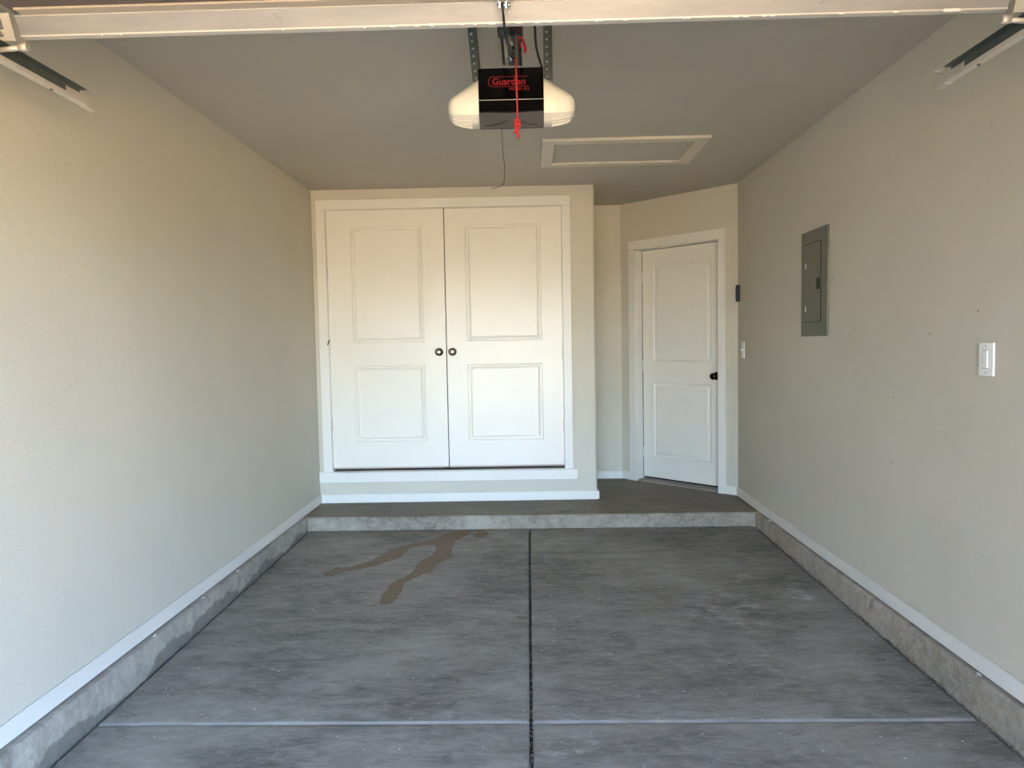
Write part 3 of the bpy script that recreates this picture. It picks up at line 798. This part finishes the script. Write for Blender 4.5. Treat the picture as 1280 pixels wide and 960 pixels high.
# perforated hanging straps
def strap(x0, x1, yy, z0, z1, dxtop=0.0):
    o = None
    bm = bmesh.new()
    wd = x1 - x0; pitch = .0262; n = int((z1 - z0) / pitch)
    hr = .0052
    cells = []
    zs = [z0 + k * (z1 - z0) / n for k in range(n + 1)]
    hcx = wd * .38
    for k in range(n):
        zc = (zs[k] + zs[k + 1]) / 2
        outer = []
        N = 16
        inner = [(hcx + hr * math.cos(2 * math.pi * i / N), zc + hr * math.sin(2 * math.pi * i / N)) for i in range(N)]
        hx, hz = .0, 0
        for i in range(N):
            a = 2 * math.pi * i / N; c, s_ = math.cos(a), math.sin(a)
            tx = ((wd * .76 - hcx) if c > 0 else hcx) / max(abs(c), 1e-6); tz = ((zs[k + 1] - zc)) / max(abs(s_), 1e-6); t = min(tx, tz)
            outer.append((hcx + t * c, zc + t * s_))
        for yoff in (0, .002):
            A = [bm.verts.new((x, yoff, z)) for x, z in outer]; B = [bm.verts.new((x, yoff, z)) for x, z in inner]
            for i in range(N): bm.faces.new((A[i], A[(i + 1) % N], B[(i + 1) % N], B[i]))
            if yoff == 0: A0, B0 = A, B
        for i in range(N): bm.faces.new((B0[i], B0[(i + 1) % N], B[(i + 1) % N], B[i]))
    bmesh.ops.remove_doubles(bm, verts=bm.verts, dist=1e-5)
    box(bm, wd * .76, wd, 0, .002, z0, z1)
    box(bm, wd - .002, wd, 0, .030, z0, z1)      # the other leg of the angle
    for v in bm.verts:
        v.co.x += dxtop * (v.co.z - z0) / (z1 - z0)
    bm2 = bm
    for v in bm.verts: v.co.x += x0; v.co.y += yy
    return link('hanging_strap', bm, 'galv', op)
strap(-.146, -.112, .065, .190, ZC - 2.06, -.018)
strap(.126, .160, .065, .190, ZC - 2.06, 0.0)

# rail, trolley, arm, belt (relative to opener origin)
bm = bmesh.new()
box(bm, -.007, .037, -2.99, .02, .232, .235); box(bm, .013, .017, -2.99, .02, .235, .272); box(bm, -.007, -.004, -2.99, .02, .232, .244); box(bm, .034, .037, -2.99, .02, .232, .244)
link('rail', bm, 'track_in', op)
bm = bmesh.new(); tube(bm, [(-.024, -2.9, .242), (-.024, .03, .242)], .005, 8); link('drive_chain', bm, 'black_matte', op)
bm = bmesh.new(); tube(bm, [(.040, -.31, .236), (.040, .03, .236)], .0045, 8); link('drive_chain', bm, 'black_matte', op)
bm = bmesh.new(); box(bm, -.020, .050, -.40, -.31, .197, .231, bev=.003); box(bm, -.034, -.014, -.40, -.29, .205, .250, bev=.002)
tr = link('trolley', bm, 'black_plastic', op)
bm = bmesh.new(); box(bm, .000, .006, -.33, -.25, .130, .20, bev=.001); box(bm, .024, .030, -.33, -.25, .130, .20, bev=.001); link('arm_lug', bm, 'track_in', tr)
for (xx, yy, zz) in ((.012, -.30, .168), (.008, -.29, .138)):
    bm = bmesh.new(); tube(bm, [(xx - .014, yy, zz), (xx - .0061, yy, zz), (xx - .006, yy, zz), (xx + .003, yy, zz), (xx + .0031, yy, zz), (xx + .020, yy, zz)], [.0036, .0036, .0085, .0085, .0036, .0036], 8)
    link('bolt', bm, 'chrome', tr)
bm = bmesh.new(); tube(bm, smoothpath([(.034, -.33, .190), (.044, -.335, .184), (.052, -.34, .168), (.056, -.345, .146), (.053, -.345, .134)]), .0045, 6)
tube(bm, smoothpath([(.034, -.325, .178), (.040, -.33, .166), (.043, -.335, .154)]), .0035, 6)
link('red_strap', bm, 'red', tr)
# curved arm: flat bars from the door bracket down under the door's edge and up to the trolley
bm = bmesh.new()
def bar(bm, p, q, w_, t_):
    p, q = Vector(p), Vector(q); d = (q - p); L = d.length; d.normalize()
    side = Vector((1, 0, 0)); n_ = side.cross(d).normalized(); side = d.cross(n_).normalized()
    m = Matrix((side, d, n_)).transposed().to_4x4(); m.translation = p
    b = bmesh.new()
    vs = [b.verts.new((x, y, z)) for x in (-t_ / 2, t_ / 2) for y in (0, L) for z in (-w_ / 2, w_ / 2)]
    for f in ((0, 1, 3, 2), (4, 6, 7, 5), (0, 4, 5, 1), (2, 3, 7, 6), (0, 2, 6, 4), (1, 5, 7, 3)): b.faces.new([vs[i] for i in f])
    merge(bm, b, 0, m)
ap = smoothpath([(-.003, -.812, .078), (-.001, -.785, .050), (.001, -.745, .030), (.004, -.66, .046), (.006, -.55, .078)], 4)
for p, q in zip(ap, ap[1:]): bar(bm, p, q + (q - p) * .1, .018, .0055)
bar(bm, (.0115, -.66, .046), (.0125, -.285, .150), .020, .0055)
arm = link('door_arm', bm, 'black_matte', op)
for yy, zz in ((-.63, .053), (-.58, .067)):
    bm = bmesh.new(); tube(bm, [(-.002, yy, zz), (.020, yy, zz)], .005, 6); link('bolt', bm, 'chrome', arm)
# emergency release cord and handle
bm = bmesh.new(); tube(bm, [(.024, -.32, .196), (.025, -.321, .06), (.027, -.322, -.075)], .0028, 8); cd = link('release_cord', bm, 'red', op)
bm = bmesh.new()
tube(bm, smoothpath([(.027, -.322, -.068), (.020, -.322, -.078), (.021, -.322, -.105), (.017, -.322, -.116)]), .0055, 8)
tube(bm, smoothpath([(.027, -.322, -.068), (.033, -.322, -.080), (.031, -.322, -.100), (.026, -.322, -.112), (.030, -.322, -.134)]), .0045, 8)
tube(bm, [(.015, -.323, -.086), (.038, -.323, -.086)], .006, 8)
link('pull_handle', bm, 'red', cd)
# cable from ceiling to housing, and antenna wire
bm = bmesh.new(); tube(bm, smoothpath([(.094, -.10, ZC - 2.06 - .001), (.093, -.06, .36), (.098, -.02, .28), (.120, .03, .222)]), .0045, 8); link('power_cable', bm, 'black_matte', op)
bm = bmesh.new(); tube(bm, smoothpath([(-.041, .20, .058), (-.041, .20, .02), (-.041, .20, -.02), (-.038, .20, -.06), (-.034, .20, -.10), (-.036, .20, -.13), (-.036, .20, -.155), (-.045, .20, -.172), (-.062, .20, -.180), (-.090, .20, -.186)]), .0011, 6); link('antenna_wire', bm, 'black_matte', op)

# ------------------------------------------------------------------ open sectional door, underside seen overhead
ZD = 2.11
gd = tag(empty('overhead_garage_door', (-.045, 2.03, ZD)), 'open beige sectional garage door lying overhead in its tracks', 'garage door')
HW = 1.335
TILT = 0.010          # it hangs a touch lower at one side
def dbox(name, boxes, mat, bev=.0):
    bm = bmesh.new()
    for b in boxes: box(bm, *b, bev=bev)
    for v in bm.verts: v.co.z += 0.0
    return link(name, bm, mat, gd)
ZU = .058              # underside of the sections above the top brace
for k in range(4):
    y1 = -.045 - k * .53; y0 = y1 - .525
    bm = bmesh.new(); box(bm, -HW, HW, y0, y1, ZU, ZU + .042, bev=.003)
    sec = link('section', bm, 'door_brown', gd)
    if k == 0:
        bm = bmesh.new(); box(bm, -HW + .02, HW - .02, -.086, -.052, ZU - .007, ZU - .0005, bev=.002); link('top_stile', bm, 'door_inner', sec)
    bm = bmesh.new(); box(bm, -HW + .03, HW - .03, y0 + .04, y1 - (.10 if k == 0 else .04), ZU - .005, ZU - .0005, bev=.002); link('panel', bm, 'door_inner', sec)
    for hx in ((-HW + .03, -.45, .45, HW - .07) if k else ()):
        bm = bmesh.new(); box(bm, hx, hx + .05, y1 - .035, y1 + .035, ZU - .009, ZU - .0055, bev=.001); tube(bm, [(hx - .002, y1, ZU - .012), (hx + .052, y1, ZU - .012)], .006, 8)
        link('hinge', bm, 'galv_lt', sec)
# dirty channel-shaped brace along the top edge: its broad side faces the street
BX0, BX1 = -HW + .0, HW + .0
bm = bmesh.new(); yz_prism(bm, [(-.030, .005), (-.052, .049), (-.049, .051), (-.026, .007)], BX0, BX1)
br = link('edge_brace', bm, 'strut', gd)
bm = bmesh.new(); yz_prism(bm, [(-.049, .048), (-.046, .0515), (-.006, ZU - .001), (-.006, ZU + .002), (-.010, ZU + .002)], BX0, BX1); link('brace_web', bm, 'door_brown', br)
bm = bmesh.new()
yz_prism(bm, [(-.0315, .003), (-.0335, .0065), (-.026, .0095), (-.010, .0065), (-.010, .003)], BX0, BX1)
link('brace_lip', bm, 'pale_lip', br)
bm = bmesh.new(); yz_prism(bm, [(-.0545, .0485), (-.0545, .0505), (-.047, .0515), (-.047, .0485)], BX0, BX1); link('brace_lip', bm, 'pale_lip', br)
rr = random.Random(2); bm = bmesh.new()
for q in range(26):
    x = rr.uniform(-1.2, 1.3); L = rr.uniform(.004, .016); box(bm, x, x + L, -.034, -.030, .0005, .0045, bev=.0008)
for x, L in ((-.206, .010), (.238, .012), (1.165, .042)): box(bm, x, x + L, -.036, -.029, -.0005, .007, bev=.0015)
o = link('peeling_paint', bm, 'chip', br); o['kind'] = 'stuff'
# top fixtures with rollers at both corners: upright slotted plates facing the street
for s in (-1, 1):
    bm = bmesh.new()
    xi = s * (HW + .012); xo = s * (HW + .085)
    a, b = min(xi, xo), max(xi, xo)
    def plate(x0, x1, z0, z1, yo=0.0):
        # slight backward lean like the brace
        y = lambda z: -.034 - .42 * (z - .0) + yo
        vs = [bm.verts.new(v) for v in ((x0, y(z0), z0), (x1, y(z0), z0), (x1, y(z1), z1), (x0, y(z1), z1))]
        ws = [bm.verts.new((v.co.x, v.co.y + .003, v.co.z)) for v in vs]
        bm.faces.new(vs); bm.faces.new(ws[::-1])
        for i in range(4): bm.faces.new((vs[i], ws[i], ws[(i + 1) % 4], vs[(i + 1) % 4]))
    c0, c1 = (a + .020, b - .026) if s < 0 else (a + .026, b - .020)
    plate(a, b, -.006, .020); plate(a, b, .044, .0565); plate(a, c0, .020, .044); plate(c1, b, .020, .044)
    ex = xi
    x0, x1 = sorted((ex, ex + s * .003))
    yz_prism(bm, [(-.034, -.008), (-.058, .0565), (-.010, .0565), (.020, -.008)], x0, x1)
    fx = link('corner_bracket', bm, 'galv_lt', gd)
    bm = bmesh.new(); tube(bm, [(s * (HW - .006), -.022, -.020), (s * (HW + .100), -.022, -.030)], .0075, 12); tube(bm, [(s * (HW - .012), -.022, -.020), (s * (HW + .012), -.022, -.021)], .0115, 12)
    link('roller_stem', bm, 'galv_lt', fx)
    bm = bmesh.new(); tube(bm, [(s * (HW + .082), -.022, -.033), (s * (HW + .094), -.022, -.034)], .019, 18); link('roller_wheel', bm, 'chrome', fx)
    for zz in (.008, .050):
        bm = bmesh.new(); tube(bm, [(s * (HW + .048), -.034 - .42 * zz, zz), (s * (HW + .048), -.046 - .42 * zz, zz)], .0065, 6)
        link('bolt', bm, 'chrome', fx)
# clevis that takes the opener arm
bm = bmesh.new()
for s in (-1, 1):
    pts = [(-.007 + s * .024, -.105, .050), (-.007 + s * .019, -.092, .047), (-.007 + s * .0085, -.084, .036), (-.007 + s * .0085, -.078, .022)]
    for p, q in zip(pts, pts[1:]): bar(bm, p, q, .014, .003)
    tube(bm, pts, .0026, 6)
tube(bm, [(-.022, -.081, .028), (.013, -.081, .028)], .004, 8)
box(bm, -.042, .030, -.125, -.095, ZU - .0105, ZU - .0055, bev=.001)
link('arm_bracket', bm, 'chrome', gd)
bm = bmesh.new(); tube(bm, [(.004, -.081, .028), (.012, -.081, .028)], .0065, 10); tube(bm, [(.009, -.081, .026), (.009, -.080, .004)], .0014, 6); link('clevis_pin', bm, 'chrome', gd)

# ------------------------------------------------------------------ tracks: one C channel each, level then curving down to the jamb
def track(side, x, label):
    root = tag(empty('door_track', (x, 2.37, 2.075)), label, 'door track', group='garage door tracks')
    # profile in (across, up); opening faces the door
    H2 = .026; D = .026
    s = -side                      # direction towards the door
    prof = [(s * D, -H2 + .009), (s * D, -H2), (0, -H2), (0, H2), (s * D, H2), (s * D, H2 - .009)]
    path = [(0, 0)]
    path += [(-2.20, 0)]
    for k in range(1, 11):
        a = math.pi / 2 * k / 10; path.append((-2.20 - .33 * math.sin(a), -.33 * (1 - math.cos(a))))
    path.append((-2.53, -2.22))
    def sweep(pr, name, mat, par, rng=None):
        bm = bmesh.new(); rows = []
        for i, (y, z) in enumerate(path if rng is None else rng):
            P_ = path if rng is None else rng
            q0 = P_[max(i - 1, 0)]; q1 = P_[min(i + 1, len(P_) - 1)]
            d = Vector((q1[0] - q0[0], q1[1] - q0[1])).normalized(); n_ = Vector((d.y, -d.x))   # up for a path running to -y
            rows.append([bm.verts.new((c, y + n_.x * u_, z + n_.y * u_)) for c, u_ in pr])
        for a, b in zip(rows, rows[1:]):
            for i in range(len(pr) - 1): bm.faces.new((a[i], a[i + 1], b[i + 1], b[i]))
        o = link(name, bm, mat, par)
        m = o.modifiers.new('t', 'SOLIDIFY'); m.thickness = .0018
        return o
    sweep(prof[1:5], 'channel', 'track_in', root)
    sweep([(s * D, -H2 + .011), (s * (D + .001), -H2 - .001), (s * .002, -H2 - .001)], 'lower_lip', 'pale_lip', root)  # paler than the channel: light on the lip is put into the colour
    # end stop clip and wall angle
    bm = bmesh.new(); box(bm, min(0, s * .022), max(0, s * .022), -.006, .052, -H2 - .003, -H2 - .001); box(bm, min(s * .003, s * .005), max(s * .003, s * .005), -.075, .040, -H2 + .004, H2 - .012); box(bm, min(0, s * .03), max(0, s * .03), -.07, .055, H2 + .001, H2 + .003)
    link('end_clip', bm, 'pale_lip', root)  # same pale tone paints the brightly lit track end
    bm = bmesh.new()
    wx = (XL(2.2) - x) if side < 0 else (XR - x)
    box(bm, min(side * .003, wx), max(side * .003, wx) - (0), -.30, -.27, H2 - .004, H2 - .001); box(bm, min(wx, wx - side * .003), max(wx, wx - side * .003), -.33, -.24, H2 - .04, H2 + .03)
    link('wall_angle', bm, 'galv', root)
    for yy in (-.16, -.55):
        bm = bmesh.new(); tube(bm, [(s * .012, yy, -H2 - .001), (s * .012, yy, -H2 - .006)], .005, 6); link('bolt', bm, 'galv', root)
    return root
track(-1, -1.452, 'galvanised steel door track ending near the left wall below the ceiling')
track(1, 1.357, 'galvanised steel door track ending near the right wall below the ceiling')

# ------------------------------------------------------------------ small white flakes lying on the curbs and step
def flake(x, y, z, L, W_, rz, label, up=.0008):
    bm = bmesh.new(); n = 10; rr = random.Random(int(abs(x * 991 + y * 313)))
    top = []; bot = []
    for k in range(n):
        a = 2 * math.pi * k / n; q = rr.uniform(.8, 1.15)
        top.append(bm.verts.new((L / 2 * math.cos(a) * q, W_ / 2 * math.sin(a) * q, .0018 + .001 * math.cos(a)))); bot.append(bm.verts.new((L / 2 * math.cos(a) * q, W_ / 2 * math.sin(a) * q, .0004)))
    bm.faces.new(top); bm.faces.new(bot[::-1])
    for i in range(n): bm.faces.new((bot[i], bot[(i + 1) % n], top[(i + 1) % n], top[i]))
    o = link('paint_flake', bm, 'chip'); o.location = (x, y, z); o.rotation_euler = (0, 0, rz)
    return tag(o, label, 'debris', group='white paint flakes on the concrete ledges')
flake(1.6395, 2.626, .0003, .034, .013, 1.4, 'large white paint flake on the right curb nearest the viewer')
flake(1.639, 4.93, .0003, .034, .020, 1.2, 'white paint flake on the right curb close to the landing step')
flake(-1.655, 3.95, .0003, .030, .014, 1.7, 'white paint flake on the left curb, farthest from the viewer')
flake(-1.656, 3.52, .0003, .026, .012, 1.4, 'middle white paint flake on the left curb')
flake(-1.656, 3.05, .0003, .030, .014, 1.8, 'white paint flake on the left curb, nearest the viewer')
